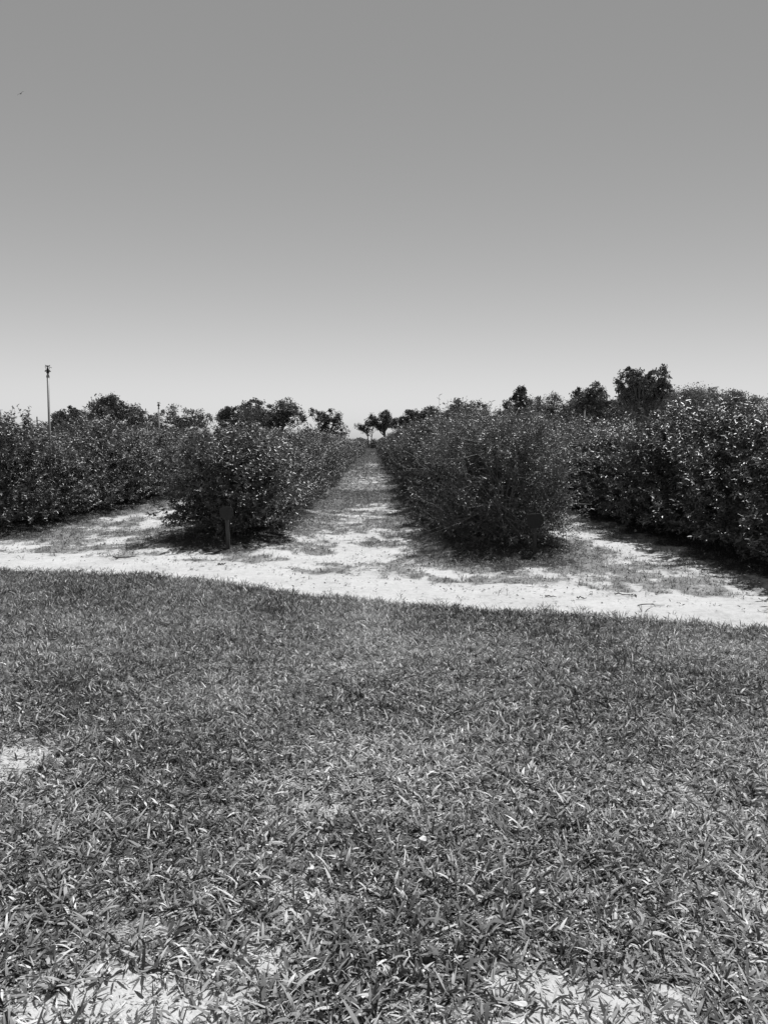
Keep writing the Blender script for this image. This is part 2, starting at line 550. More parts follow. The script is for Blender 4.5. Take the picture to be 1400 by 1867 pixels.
V, F, R = join(parts)
print('lawn faces', len(F))
tag(link('lawn_grass', mesh_np('lawn_grass', V, F, M_grass, R)), 'coarse patchy lawn grass with broad blades filling the foreground', 'grass', kind='stuff')

# weeds on the sand
n = 90000
y = np.sqrt(RG.uniform(7.0 ** 2, 24 ** 2, n)); x = RG.uniform(-1, 1, n) * (y * .56 + 1)
y2 = RG.uniform(20, 200, 42000); x2 = RG.uniform(-1.6, 1.2, 42000)
x = np.concatenate([x, x2]); y = np.concatenate([y, y2])
pr = cover(x, y); pr = np.where(pr > .35, pr, .02) * (y > lawn_edge(x)); pr = np.where((y > 60) & (vnoise(x * .1, y * .12, 83) < .33), .8, pr)
k = RG.uniform(0, 1, len(x)) < pr * .95
x, y = x[k], y[k]
nb = 6
idx = np.repeat(np.arange(len(x)), nb); m = len(idx)
far = sstep(12, 40, y[idx]) + 1.2 * sstep(40, 120, y[idx])
px = x[idx] + RG.normal(0, .02, m); py = y[idx] + RG.normal(0, .02, m)
P = np.stack([px, py, terrain(px, py)], -1)
V, F = blades(P, RG.uniform(0, 6.283, m), RG.uniform(.1, 1.4, m), RG.uniform(0, 1, m), RG.uniform(.02, .07, m) * (1 + .4 * far) * np.repeat(RG.uniform(.5, 1.5, len(x)), nb), RG.uniform(.003, .007, m) * (1 + 2 * far), RG.normal(0, .5, m), 3)
R = np.repeat(np.clip(np.repeat(RG.uniform(.1, .75, len(x)), nb) + RG.normal(0, .12, m), 0, 1), 3)
print('weed faces', len(F))
tag(link('weeds', mesh_np('weeds', V, F, M_weed, R)), 'thin weeds and low grass growing in patches on the sand', 'weeds', kind='stuff')

# fallen leaves and twigs under and between the bushes
n = 190000
y = np.sqrt(RG.uniform(6.5 ** 2, 22 ** 2, n)); x = RG.uniform(-1, 1, n) * (y * .56 + 1)
pr = np.clip(.05 + .14 * sstep(.35, 1.2, y - lawn_edge(x)) * sstep(.45, .6, fbm(x * 1.7, y * 1.7, 66)) + .5 * mulch_shade(x, y) + .6 * np.clip(cover(x, y) - .2, 0, 1), 0, 1) * (y > lawn_edge(x) + .05)
k = RG.uniform(0, 1, n) < pr
x, y = x[k], y[k]; n = len(x)
az = RG.uniform(0, 6.283, n); e = RG.normal(0, .35, n)
D = np.stack([np.cos(az) * np.cos(e), np.sin(az) * np.cos(e), np.sin(e)], -1)
N = unit(np.stack([RG.normal(0, .45, n), RG.normal(0, .45, n), np.ones(n)], -1))
P = np.stack([x, y, terrain(x, y) + .004 + np.abs(np.sin(e)) * .02], -1)
L = RG.uniform(.015, .045, n); W = L * RG.uniform(.15, .5, n)
V, F = leaves(P, D, N, L, W, .25, -.1)
R = np.repeat(np.clip(RG.beta(1.3, 2.2, n), 0, 1), 2)
tag(link('leaf_litter', mesh_np('leaf_litter', V, F, M_litter, R)), 'fallen leaves and bits of twig strewn under the bushes', 'leaf litter', kind='stuff')


# ------------------------------------------------------------------ bushes
def make_bush(seed, shoots=850, per=13, LL=.060, LW=.029, inner=.25, leafmat=M_leaf, twigs=260, seg=5, vigor=1.0, low=.14, cane=None, bare=0):
    """a unit bush: half width about 1, height about 2"""
    g = np.random.default_rng(seed)
    ph = g.uniform(0, 6.28, 6)
    u = unit(g.normal(0, 1, (shoots, 3)) * np.array([1, 1, 1.05]))
    u[:, 2] = np.where(u[:, 2] < -.8, -u[:, 2], u[:, 2])
    az = np.arctan2(u[:, 1], u[:, 0])
    lob = .98 + .13 * np.sin(2 * az + ph[0] + 2 * u[:, 2]) + .11 * np.sin(5 * az + ph[1] + 3 * u[:, 2]) + .10 * np.sin(9 * u[:, 2] + 3 * az + ph[2]) + .06 * np.sin(13 * az + 7 * u[:, 2] + ph[3])
    rad = np.where(g.uniform(0, 1, shoots) < inner, g.uniform(.35, .8, shoots), g.uniform(.74, 1.0, shoots)) * lob
    hor = np.where(u[:, 2] < 0, 1 + .10 * u[:, 2], 1 + .06 * u[:, 2]) * (1 + .22 * (1 - np.abs(np.hypot(u[:, 0], u[:, 1]))) )
    B = np.stack([u[:, 0] * rad * hor * .95, u[:, 1] * rad * hor * .95, 1.0 + np.sign(u[:, 2]) * np.abs(u[:, 2]) ** .8 * rad * .93], -1)
    B[:, 2] = np.maximum(B[:, 2], low + g.uniform(0, .2, shoots))
    ns = shoots // 4                                  # skirt of low branches reaching to the ground
    sa = g.uniform(0, 2 * np.pi, ns); sr = g.uniform(.35, 1.0, ns) * (1 + .1 * np.sin(3 * sa + ph[4]))
    B[:ns] = np.stack([np.cos(sa) * sr, np.sin(sa) * sr, low + g.uniform(0, .6, ns) ** 1.2], -1)
    u[:ns] = unit(np.stack([np.cos(sa), np.sin(sa), np.full(ns, .05)], -1))
    D = unit(u * .8 + np.array([0, 0, .75]) + g.normal(0, .45, (shoots, 3)))
    SL = g.uniform(.10, .24, shoots) * vigor
    tall = (u[:, 2] > .45) & (g.uniform(0, 1, shoots) < .24)
    SL = np.where(tall, SL * g.uniform(1.4, 2.1, shoots), SL)
    D[tall] = unit(D[tall] + np.array([0, 0, 1.2]))
    SL = np.where(tall, np.minimum(SL, .06 + np.maximum(2.32 - B[:, 2], .05) / np.maximum(D[:, 2], .3)), SL)
    B = B - D * (SL * .5)[:, None]
    # leave hollows between the boughs
    gap = np.sin(B[:, 0] * 7.5 + ph[0]) * np.sin(B[:, 1] * 7.5 + ph[1]) * np.sin(B[:, 2] * 6.5 + ph[2])
    out = np.where(gap > .25, .26, 0) * (g.uniform(0, 1, shoots) < .85)
    B = B - u * out[:, None]; B[:, 2] = np.maximum(B[:, 2], .05)
    # leaves spiral up each shoot
    idx = np.repeat(np.arange(shoots), per); m = len(idx)
    tt = np.tile((np.arange(per) + .6) / per, shoots) + g.normal(0, .02, m)
    P = B[idx] + D[idx] * (SL[idx] * tt)[:, None]
    sp = np.tile(np.arange(per) * 2.4, shoots) + np.repeat(g.uniform(0, 6.28, shoots), per)
    a = unit(np.cross(D, np.array([.3, .2, 1.0]) + g.normal(0, .1, (shoots, 3)))); b2 = np.cross(D, a)
    rad_d = a[idx] * np.cos(sp)[:, None] + b2[idx] * np.sin(sp)[:, None]
    LD = unit(rad_d + D[idx] * g.uniform(.2, 1.0, m)[:, None] + g.normal(0, .22, (m, 3)))
    LN = unit(D[idx] * 1.0 + np.array([0, 0, .5]) - rad_d * .3 + g.normal(0, .45, (m, 3)))
    L = LL * g.uniform(.6, 1.2, m); W = LW * g.uniform(.75, 1.15, m) * L / LL
    V, F = leaves(P, LD, LN, L, W, .22, .18)
    tone = np.clip(np.repeat(g.normal(.42, .14, shoots), per) + g.normal(0, .16, m), 0, 1)
    fol = mesh_np('foliage', V, F, leafmat, np.repeat(tone, 2))
    # canes from the crown of the root, twigs into the shoots
    paths = []
    for k in range(26):
        j = g.integers(shoots)
        e = B[j] * np.array([.9, .9, .95])
        r0 = g.uniform(.0, .16); a0 = math.atan2(e[1], e[0]) + g.normal(0, .5)
        s = np.array([r0 * math.cos(a0), r0 * math.sin(a0), -.03])
        mid = np.array([e[0] * .35, e[1] * .35, max(e[2] * .62, .25)]) + g.normal(0, .07, 3)
        p = bez(s, mid, e, 8) + np.concatenate([np.zeros((1, 3)), g.normal(0, .012, (6, 3)), np.zeros((1, 3))])
        paths.append((p, np.linspace(g.uniform(.009, .016), .003, 8)))
    CP = np.concatenate([p[1:] for p, _ in paths])
    paths.append((np.array([[0, 0, -.12], [0, 0, .0], [0, 0, .07]]), np.array([.17, .15, .04])))
    for j in (list(np.where(tall)[0]) + list(g.choice(shoots, min(twigs, shoots), replace=False))) if twigs else []:
        s = CP[np.argmin(((CP - (B[j] - D[j] * .12)) ** 2).sum(1))]
        paths.append((np.stack([s, (s + B[j]) / 2 + g.normal(0, .01, 3), B[j], B[j] + D[j] * SL[j]]), np.array([.0045, .0035, .003, .0012])))
    for j in g.choice(shoots, bare, replace=False):   # leafless twigs poking out
        s = CP[np.argmin(((CP - (B[j] - D[j] * .12)) ** 2).sum(1))]
        e = B[j] + unit(u[j] + g.normal(0, .5, 3) + np.array([0, 0, .2])) * g.uniform(.15, .4)
        e[2] = max(e[2], .06)
        paths.append((bez(s, B[j], e, 5), np.linspace(.006, .0025, 5)))
    V, F = tubes(paths, 4)
    return fol, mesh_np('branches', V, F, cane or M_cane, smooth=True)


NEAR = [make_bush(100 + k, 1500, 12) for k in range(6)]
MID = [make_bush(200 + k, 950, 10, .075, .037, twigs=60) for k in range(3)]
FAR = [make_bush(300 + k, 480, 8, .12, .06, twigs=0)[0] for k in range(3)]
# the twiggy bush at the head of the right row: small narrow leaves and many pale twigs
TWIGGY = [make_bush(400, 2300, 11, .042, .015, leafmat=M_leaf2, twigs=900, vigor=1.3, low=.06, cane=M_cane2, bare=70), make_bush(401, 1900, 12, .046, .018, leafmat=M_leaf2, twigs=500, vigor=1.2, low=.1, cane=M_cane2, bare=25)]

ORD = ['first', 'second', 'third', 'fourth', 'fifth', 'sixth', 'seventh', 'eighth', 'ninth', 'tenth']
ROWNAME = {'left': 'row left of the central aisle', 'right': 'row right of the central aisle', 'far_left': 'outer left row', 'far_right': 'outer right row'}
FRONT = {
    'left': 'rounded dark bush behind the round dark sign, front of the row left of the aisle',
    'right': 'twiggy small-leaved bush behind the angular dark sign, front of the row right of the aisle',
    'far_left': 'front bush of the outer left row at the left edge, beside the weeds',
    'far_right': 'nearest bush at the right edge, big glossy leaves over a black shadow',
}
ROWGROUP = {'left': 'bushes of the row left of the aisle', 'right': 'bushes of the row right of the aisle', 'far_left': 'bushes of the outer left row', 'far_right': 'bushes of the outer right row'}
STEP = 1.35
END = {'left': 118, 'right': 118, 'far_left': 62, 'far_right': 40}


def bush(kind, loc, rz, s, label, group):
    """kind: (foliage, branches) or foliage alone for bushes too far to show parts"""
    if isinstance(kind, tuple):
        r = empty('bush', loc, rz, s)
        link('foliage', kind[0], r); link('branches', kind[1], r)
    else:
        r = link('bush', kind, None, loc); r.rotation_euler = (0, 0, rz); r.scale = s
    tag(r, label, 'bush', group)
    return r


g = np.random.default_rng(5)
for key, w in ROWS.items():
    y = w['y0']; i = 0
    while y < END[key]:
        if key == 'right' and i < 2: src = TWIGGY[i]
        elif y < 34: src = NEAR[(i * 5 + len(key)) % 6] if i else NEAR[len(key) % 6]
        elif y < 62: src = MID[i % 3]
        else: src = FAR[i % 3]
        hs = w['h'] / 2.0 * g.uniform(.9, 1.1)
        ws = w['hw'] * g.uniform(.94, 1.06)
        if y > 25: hs *= 1.02
        if i < len(ORD) and i:
            lab = ORD[i] + ' bush from the front in the ' + ROWNAME[key]
        elif i == 0:
            lab = FRONT[key]
        else:
            lab = 'bush beyond the tenth in the ' + ROWNAME[key] + (', small in the distance' if y > 40 else ', farther back')
        x = w['x'] + g.normal(0, .06)
        z = float(terrain(np.array([x]), np.array([y]))[0]) - .02
        if y > 40: z -= .02
        bush(src, (x, y, z), g.uniform(0, 6.28), (ws, ws, hs), lab, ROWGROUP[key])
        y += STEP * g.uniform(.93, 1.07); i += 1

# rows far off that read as one dark mass
V_, F_, R_ = [], [], []
off = 0
g = np.random.default_rng(77)
for rx_, ya, yb in [(-2.3, 118, 205), (1.9, 118, 205)] + [(-6.5 - 4 * k, 62 + 8 * k, 205) for k in range(8)] + [(5.6 + 3.7 * k, 40 + 10 * k, 205) for k in range(9)]:
    n = int((yb - ya) * 130)
    y = g.uniform(ya, yb, n); th = g.uniform(0, np.pi, n)
    hh = 2.05 + .15 * np.sin(y * 4.5 + rx_)
    rr = g.uniform(.75, 1.05, n)
    P = np.stack([rx_ + np.cos(th) * 1.05 * rr, y, .15 + np.abs(np.sin(th)) * (hh - .15) * rr + g.normal(0, .05, n)], -1)
    L = g.uniform(.14, .26, n)
    V, F = leaves(P, g.normal(0, 1, (n, 3)) + np.array([0, 0, .4]), g.normal(0, .6, (n, 3)) + np.array([0, 0, 1]), L, L * .6)
    V_.append(V); F_.append(F + off); R_.append(np.repeat(g.uniform(0, .8, n), 2)); off += len(V)
tag(link('distant_bushes', mesh_np('distant_bushes', np.concatenate(V_), np.concatenate(F_), M_leaf, np.concatenate(R_))),
    'dark mass of far bush rows meeting at the horizon', 'bushes', kind='stuff')


# ------------------------------------------------------------------ trees beyond the field
def make_tree(loc, H, crown_w, crown_lo, seed, label, lobes=None, clumps=60, leaf=.16, nl=130, mat=M_tree, trunk_r=.16, cl_r=.11, trunks=1, lean=0.0, name='tree', group=None, fill=.8):
    """trunk with limbs reaching into leaf clumps scattered through the crown's volume"""
    g = np.random.default_rng(seed)
    clumps = int(clumps * 1.9); cl_r *= .60; nl = int(nl * .42); leaf *= 1.15
    ch = H - crown_lo
    if lobes is None:
        lobes = [(0, 0, .5, .8)] + [(.8 * math.cos(q * 2.4 + seed) , g.uniform(-.4, .4), g.uniform(.15, .9), g.uniform(.35, .55)) for q in range(7)]
    cs = []
    rw = crown_w / 2
    while len(cs) < clumps:
        lx, ly, lz, lr = lobes[g.integers(len(lobes))]
        u = unit(g.normal(0, 1, 3)); r = g.uniform(.25, 1.05) ** .4 * (.47 * lr)
        p = np.array([(lx * .75 + u[0] * r * 1.3) * rw, (ly * .75 + u[1] * r * 1.3) * rw, crown_lo + ch * np.clip(lz + u[2] * r * .8, .04, .97)])
        cs.append(p)
    cs = np.array(cs)
    cs[:, 2] += ch * .09 * np.sin(cs[:, 0] / rw * 7 + seed) * np.clip((cs[:, 2] - crown_lo) / ch, 0, 1)
    top = cs[:, 2].max(); cs[:, 2] = crown_lo + (cs[:, 2] - crown_lo) * (H - cl_r * crown_w * .6 - crown_lo) / max(top - crown_lo, .1)
    s = (rw - cl_r * crown_w * .6) / max(abs(cs[:, 0]).max(), .1); cs[:, :2] *= s
    cs[:, 0] += lean * (cs[:, 2] / H)
    paths = []; hubs = []
    for q in range(trunks):
        bx = (q - (trunks - 1) / 2) * trunk_r * 3
        tp = np.array([bx * 4 + lean * .7, 0, crown_lo + ch * .6])
        pts = bez(np.array([bx, 0, -.1]), np.array([bx * 1.5 + g.normal(0, .1), g.normal(0, .1), crown_lo * .6]), tp, 9)
        pts[1:-1] += g.normal(0, trunk_r * .25, (7, 3))
        paths.append((pts, trunk_r * np.linspace(1.15, .35, 9)))
        hubs.append(pts)
    for c in cs[:max(14, int(clumps * .6))]:
        pts = hubs[g.integers(trunks)]
        j = g.integers(4, 9)
        s0 = pts[j]
        mid = (s0 + c) / 2 + np.array([0, 0, -.08 * ch]) + g.normal(0, .05 * ch, 3)
        paths.append((bez(s0, mid, c, 6), np.linspace(trunk_r * .38, trunk_r * .07, 6)))
    V, F = tubes(paths, 6)
    tr = mesh_np('trunk', V, F, M_bark, smooth=True)
    # leaves
    m = clumps * nl
    idx = np.repeat(np.arange(clumps), nl)
    R = cl_r * crown_w * g.choice([.45, .7, 1.0, 1.35], clumps) * g.uniform(.85, 1.15, clumps)
    d = unit(g.normal(0, 1, (m, 3))) * (g.uniform(0, 1, m) ** .45 * (1 + g.exponential(.10, m)))[:, None]
    P = cs[idx] + d * R[idx][:, None] * np.array([1.1, 1.1, .75])
    L = leaf * g.uniform(.6, 1.3, m)
    V, F = leaves(P, g.normal(0, 1, (m, 3)), g.normal(0, .6, (m, 3)) + np.array([0, 0, .8]), L, L * .6)
    tone = np.repeat(g.uniform(.2, .7, clumps), nl) + g.normal(0, .15, m)
    cr = mesh_np('crown', V, F, mat, np.repeat(np.clip(tone, 0, 1), 2))
    o = empty(name, loc)
    link('trunk', tr, o); link('crown', cr, o)
    tag(o, label, 'tree', group)
    return o


def tree_px(px, top, wpx, Yd, lo_px, seed, label, **kw):
    wpx *= 1.12 if px < 720 else 1.3
    if 960 < px < 1110: wpx *= 1.35
    if px > 720: kw['clumps'] = int(kw.get('clumps', 60) * 1.3); kw['nl'] = int(kw.get('nl', 130) * 1.05)
    x = at_dist(px, Yd)
    H = h_at(top, Yd); W = wpx * Yd / FPX; lo = max(h_at(lo_px, Yd), .3)
    make_tree((x, Yd, 0), H, W, lo, seed, label, **kw)


GT = 'trees beyond the field'
tree_px(124, 740, 66, 74, 800, 1, 'small round tree just right of the tall sprinkler post', group=GT, clumps=48, leaf=.17)
tree_px(205, 718, 118, 78, 800, 2, 'broad tree with a peaked open top between the two sprinkler posts', group=GT, clumps=95, leaf=.17, nl=120,
        lobes=[(0, 0, .62, 1.0), (-.6, 0, .45, .7), (.6, .1, .55, .75), (.15, 0, .85, .4), (-.2, 0, .78, .5), (.75, 0, .35, .5)])
tree_px(330, 738, 120, 82, 799, 3, 'wide airy tree behind the smaller sprinkler post with sky showing through', group=GT, clumps=80, leaf=.15, nl=95, cl_r=.085,
        lobes=[(-.5, 0, .7, .7), (.1, 0, .75, .8), (.6, 0, .6, .7), (-.75, 0, .35, .45), (.3, 0, .4, .6)])
tree_px(440, 733, 76, 88, 800, 4, 'dense dark tree left of the tallest flat-topped tree', group=GT, clumps=70, leaf=.18, nl=150,
        lobes=[(.3, 0, .6, 1.0), (-.5, 0, .45, .8), (-.75, 0, .6, .4), (.5, 0, .4, .8)])
tree_px(498, 725, 112, 84, 792, 5, 'tall flat-topped dark tree with a forked bare trunk, above the round sign', group=GT, clumps=80, leaf=.17, nl=130,
        lobes=[(-.25, 0, .72, 1.0), (-.3, 0, .5, .9), (.45, 0, .75, .55), (.65, 0, .5, .55), (.1, 0, .45, .5)], trunk_r=.24, trunks=2)
tree_px(594, 744, 76, 90, 806, 6, 'patchy tree at the left side of the aisle gap, dark clump near its top', group=GT, clumps=60, leaf=.16, nl=120,
        lobes=[(-.35, 0, .85, .5), (.3, 0, .75, .5), (.4, 0, .4, .8), (-.4, 0, .35, .8), (0, 0, .15, .9)])
tree_px(674, 754, 46, 190, 788, 7, 'slim leaning tree with thin forked stems at the end of the aisle', group=GT, clumps=52, leaf=.22, nl=105,
        lobes=[(-.7, 0, .35, .4), (-.4, 0, .15, .35), (0, 0, .55, .5), (.3, 0, .8, .4), (.5, 0, .5, .4)], trunk_r=.17, trunks=2, cl_r=.14)
tree_px(701, 746, 36, 190, 787, 8, 'upright tree on one thick trunk at the end of the aisle', group=GT, clumps=60, leaf=.22, nl=110, trunk_r=.42, cl_r=.18,
        lobes=[(-.1, 0, .6, 1.0), (.3, 0, .5, .7), (0, 0, .8, .6), (-.4, 0, .2, .4)])
tree_px(752, 741, 70, 96, 790, 9, 'layered tree with horizontal branches just right of the aisle gap', group=GT, clumps=64, leaf=.16, nl=120, cl_r=.09)
tree_px(800, 738, 62, 98, 795, 10, 'grey airy tree second from the aisle gap on the right', group=GT, clumps=60, leaf=.15, nl=90, mat=M_tree2, cl_r=.09)
tree_px(851, 727, 70, 80, 800, 11, 'low rounded tree third from the aisle gap on the right', group=GT, clumps=60, leaf=.16, nl=110)
tree_px(903, 730, 64, 76, 800, 12, 'round-topped tree left of the pointed dark tree', group=GT, clumps=60, leaf=.16, nl=110)
tree_px(946, 705, 50, 66, 790, 13, 'pointed dark tree rising over the twiggy bush', group=GT, clumps=60, leaf=.15, nl=160,
        lobes=[(0, 0, .4, 1.2), (0, 0, .7, .8), (0, 0, .88, .45), (-.5, 0, .25, .9), (.5, 0, .3, .9)])
tree_px(1003, 715, 78, 78, 790, 14, 'pale feathery tree right of the pointed dark tree', group=GT, clumps=80, leaf=.13, nl=120, mat=M_tree2)
tree_px(1050, 706, 44, 68, 790, 15, 'narrow tree with an open top behind the short sprinkler post', group=GT, clumps=44, leaf=.15, nl=100,
        lobes=[(0, 0, .5, .9), (.1, 0, .85, .45), (-.4, 0, .3, .8), (.5, 0, .7, .4)])
tree_px(1103, 693, 74, 56, 790, 16, 'bushy tree leaning against the left side of the tallest tree on the right', group=GT, clumps=80, leaf=.12, nl=150, mat=M_tree)
tree_px(1167, 666, 88, 42, 775, 17, 'tallest tree on the right with an open ragged crown', group=GT, clumps=85, leaf=.10, nl=130, cl_r=.085,
        lobes=[(-.1, 0, .6, 1.0), (.5, 0, .8, .5), (-.5, 0, .75, .5), (0, 0, .9, .5), (.7, 0, .6, .4), (-.3, 0, .3, .8), (.3, 0, .3, .8)])
tree_px(1235, 700, 160, 62, 780, 18, 'broad smooth-topped pale tree right of the tallest tree', group=GT, clumps=130, leaf=.11, nl=150, mat=M_tree2,
        lobes=[(0, 0, .55, 1.0), (-.5, 0, .6, .8), (.5, 0, .5, .8), (-.2, 0, .75, .6), (.3, 0, .7, .6)])
tree_px(1330, 712, 100, 66, 785, 19, 'low tree mostly hidden behind the outer right row', group=GT, clumps=60, leaf=.13, nl=130, mat=M_tree2)

tree_px(826, 735, 60, 104, 800, 20, 'tree between the grey airy tree and the low rounded one', group=GT, clumps=55, leaf=.16, nl=130)
tree_px(975, 722, 70, 90, 795, 21, 'low tree just right of the pointed dark tree, behind the pale feathery one', group=GT, clumps=60, leaf=.16, nl=150)
tree_px(1075, 712, 70, 74, 795, 22, 'dark tree behind the bushy one, left of the tallest tree on the right', group=GT, clumps=65, leaf=.14, nl=150)
tree_px(1290, 708, 110, 70, 795, 23, 'low rounded end of the treeline, right of the broad pale tree', group=GT, clumps=80, leaf=.13, nl=150, mat=M_tree2)

# low dark bushes round the foot of the aisle trees
for q, (px, top, wpx, Yd, lab) in enumerate(((668, 800, 14, 170, 'low dark shrub left of the slim leaning tree, on the horizon'), (682, 799, 16, 165, 'low dark shrub at the foot of the slim leaning tree'),
                                             (679, 807, 12, 185, 'small dark shrub closing the end of the sandy aisle'), (715, 802, 22, 175, 'low dark shrub right of the thick-trunked tree'))):
    s = wpx * Yd / FPX / 2
    o = link('shrub', FAR[q % 3], None, (at_dist(px, Yd), Yd, 0)); o.scale = (s, s, max(h_at(top, Yd), 1) / 2)
    tag(o, lab, 'shrub')


# ------------------------------------------------------------------ made things
def lathe(prof, sides=14):
    Vs = []
    for r, z in prof:
        for k in range(sides):
            a = 2 * math.pi * k / sides
            Vs.append((r * math.cos(a), r * math.sin(a), z))
    F = []
    for i in range(len(prof) - 1):
        for k in range(sides):
            k2 = (k + 1) % sides
            F.append((i * sides + k, i * sides + k2, (i + 1) * sides + k2, (i + 1) * sides + k))
    return Vs, F


class MB:
    def __init__(self): self.V = []; self.F = []
    def add(self, V, F):
        o = len(self.V); self.V += [tuple(map(float, v)) for v in V]; self.F += [tuple(int(a) + o for a in f) for f in F]
    def tube(self, pts, rad, sides=10):
        V, F = tubes([(np.array(pts, float), np.array(rad, float))], sides); self.add(V, F)
    def box(self, c, s, rot=0.0):
        co, si = math.cos(rot), math.sin(rot)
        V = []
        for a in (-1, 1):
            for b_ in (-1, 1):
                for d in (-1, 1):
                    x, y, z = a * s[0] / 2, b_ * s[1] / 2, d * s[2] / 2
                    x, z = x * co - z * si, x * si + z * co
                    V.append((c[0] + x, c[1] + y, c[2] + z))
        self.add(V, [(0, 1, 3, 2), (4, 6, 7, 5), (0, 4, 5, 1), (2, 3, 7, 6), (0, 2, 6, 4), (1, 5, 7, 3)])
    def prism(self, outline, y0, y1):
        n = len(outline)
        V = [(x, y0, z) for x, z in outline] + [(x, y1, z) for x, z in outline]
        self.add(V, [tuple(range(n)), tuple(range(2 * n - 1, n - 1, -1))] + [(k, k + n, (k + 1) % n + n, (k + 1) % n) for k in range(n)])
    def build(self, name, mat, parent=None, bevel=0, smooth=True):
        me = bpy.data.meshes.new(name); me.from_pydata(self.V, [], self.F); me.update()
        me.materials.append(mat)
        if smooth:
            for p in me.polygons: p.use_smooth = len(p.vertices) == 4
        o = link(name, me, parent)
        if bevel:
            m = o.modifiers.new('bevel', 'BEVEL'); m.width = bevel; m.segments = 2; m.limit_method = 'ANGLE'
            for p in me.polygons: p.use_smooth = False
        return o


def sprinkler_post(x, y, H, label, tilt=0.0):
    z0 = float(terrain(np.array([x]), np.array([y]))[0])
    H -= z0
    r = empty('sprinkler_post', (x, y, z0)); r.rotation_euler = (0, tilt, .4)
    tag(r, label, 'sprinkler', 'irrigation sprinklers standing in the rows')
    m = MB(); m.add(*lathe([(0, -.1), (.021, -.1), (.021, H - .20), (.0, H - .20)], 16)); m.build('pole', M_pvc, r)
    m = MB(); m.add(*lathe([(.0215, H - .235), (.029, H - .233), (.029, H - .205), (.024, H - .195), (.024, H - .18), (.014, H - .175), (.014, H - .15), (0, H - .15)], 16)); m.build('collar', M_pvc, r)
    m = MB()
    zb = H - .152
    m.add(*lathe([(0, zb - .004), (.022, zb - .004), (.026, zb + .01), (.026, zb + .022), (.018, zb + .03), (.016, zb + .06), (.024, zb + .066), (.02, zb + .082), (.010, zb + .09), (.010, zb + .135), (0, zb + .135)], 12))
    # side frame and bridge of the impact head
    for s in (-1, 1):
        m.tube([(s * .022, 0, zb + .03), (s * .036, 0, zb + .05), (s * .030, 0, zb + .09), (s * .030, 0, zb + .135)], [.006, .006, .005, .005], 8)
        m.tube([(s * .030, 0, zb + .135), (s * .040, 0, zb + .150)], [.007, .005], 8)
        m.tube([(0, 0, zb + .055), (s * .035, s * .005, zb + .035), (s * .052, s * .008, zb + .036)], [.014, .012, .008], 10)
    m.box((0, 0, zb + .135), (.075, .016, .013))
    m.build('sprinkler_head', M_black, r)
    m = MB()
    m.tube([(-.05, -.012, zb + .112), (0, -.016, zb + .118), (.05, -.012, zb + .112), (.064, .0, zb + .10)], [.004, .006, .005, .006], 8)
    m.build('swing_arm', M_black, r)
    return r


Y1 = 13.9
sprinkler_post(at_dist(89.5, Y1), Y1, h_at(666, Y1), 'tall grey sprinkler post with black head rising from the outer left row', tilt=.0125)
Y2 = 24.5
sprinkler_post(at_dist(291.5, Y2), Y2, h_at(733, Y2), 'smaller grey sprinkler post in front of the wide airy tree')
Y3 = 27.0
sprinkler_post(at_dist(1064, Y3), Y3, h_at(738, Y3), 'sprinkler post on the right with only its top above the bushes')


def sign(px, py, wpx, top, bot, outline, label, lean):
    x, y = ground_at(px, py, .03)
    s = y / FPX
    z0 = float(terrain(np.array([x]), np.array([y]))[0])
    r = empty('row_sign', (x, y, z0)); r.rotation_euler = (0, lean, 0)
    tag(r, label, 'sign', 'dark marker signs at the row ends')
    zt = h_at(top, y) - z0; zb = h_at(bot, y) - z0
    w = wpx * s / 2; zc = (zt + zb) / 2; hh = (zt - zb) / 2
    m = MB(); m.prism([(ox * w, zc + oz * hh) for ox, oz in outline], -.006, .006)
    m.build('board', M_board, r, bevel=.002)
    m = MB(); m.box((0, .0262, (zb + .06 - .12) / 2 + .0), (.052, .04, zb + .06 + .12)); m.build('stake', M_stake, r, bevel=.004)
    return r


rd = [(-.62, 1), (.62, 1), (.88, .8), (1, .35), (1, -.1), (.85, -.55), (.45, -.95), (.1, -1), (-.1, -1), (-.45, -.95), (-.85, -.55), (-1, -.1), (-1, .35), (-.88, .8)]
oc = [(-.98, .98), (.55, 1), (1, .45), (1, -.25), (.45, -.95), (-.5, -1), (-.9, -.35), (-1, .3)]
sign(416, 1004, 25, 923.5, 948, rd, 'round dark sign on a short stake before the left bush row', -.02)
sign(975, 1016, 32, 937, 964, oc, 'angular dark sign on a short stake before the twiggy right bush', -.02)

# distant pole
Yd = 150
xp = at_dist(70, Yd); Hp = h_at(760, Yd)
r = empty('utility_pole', (xp, Yd, 0)); tag(r, 'thin dark utility pole far off at the left, just left of the tall sprinkler post', 'pole')
m = MB(); m.tube([(0, 0, -.2), (0, 0, Hp)], [.17, .11], 10); m.build('pole', M_pole, r)
m = MB(); m.box((.25, 0, Hp - 1.7), (1.2, .1, .12)); m.build('crossarm', M_pole, r)

# bare saplings right of the peaked tree
Yd = 60
x0 = at_dist(271, Yd)
m = MB()
for a, h in ((-.03, 2.7), (.06, 3.1), (.14, 2.5)):
    m.tube([(0, 0, 0), (a * h * .4, 0, h * .5), (a * h, 0, h)], [.035, .025, .008], 6)
    m.tube([(a * h * .4, 0, h * .55), (a * h * .4 + .25, .05, h * .8)], [.015, .005], 5)
o = m.build('bare_sapling', M_bark); o.location = (x0, Yd, 0)
tag(o, 'thin bare sapling in the gap between the peaked tree and the smaller sprinkler post', 'sapling')

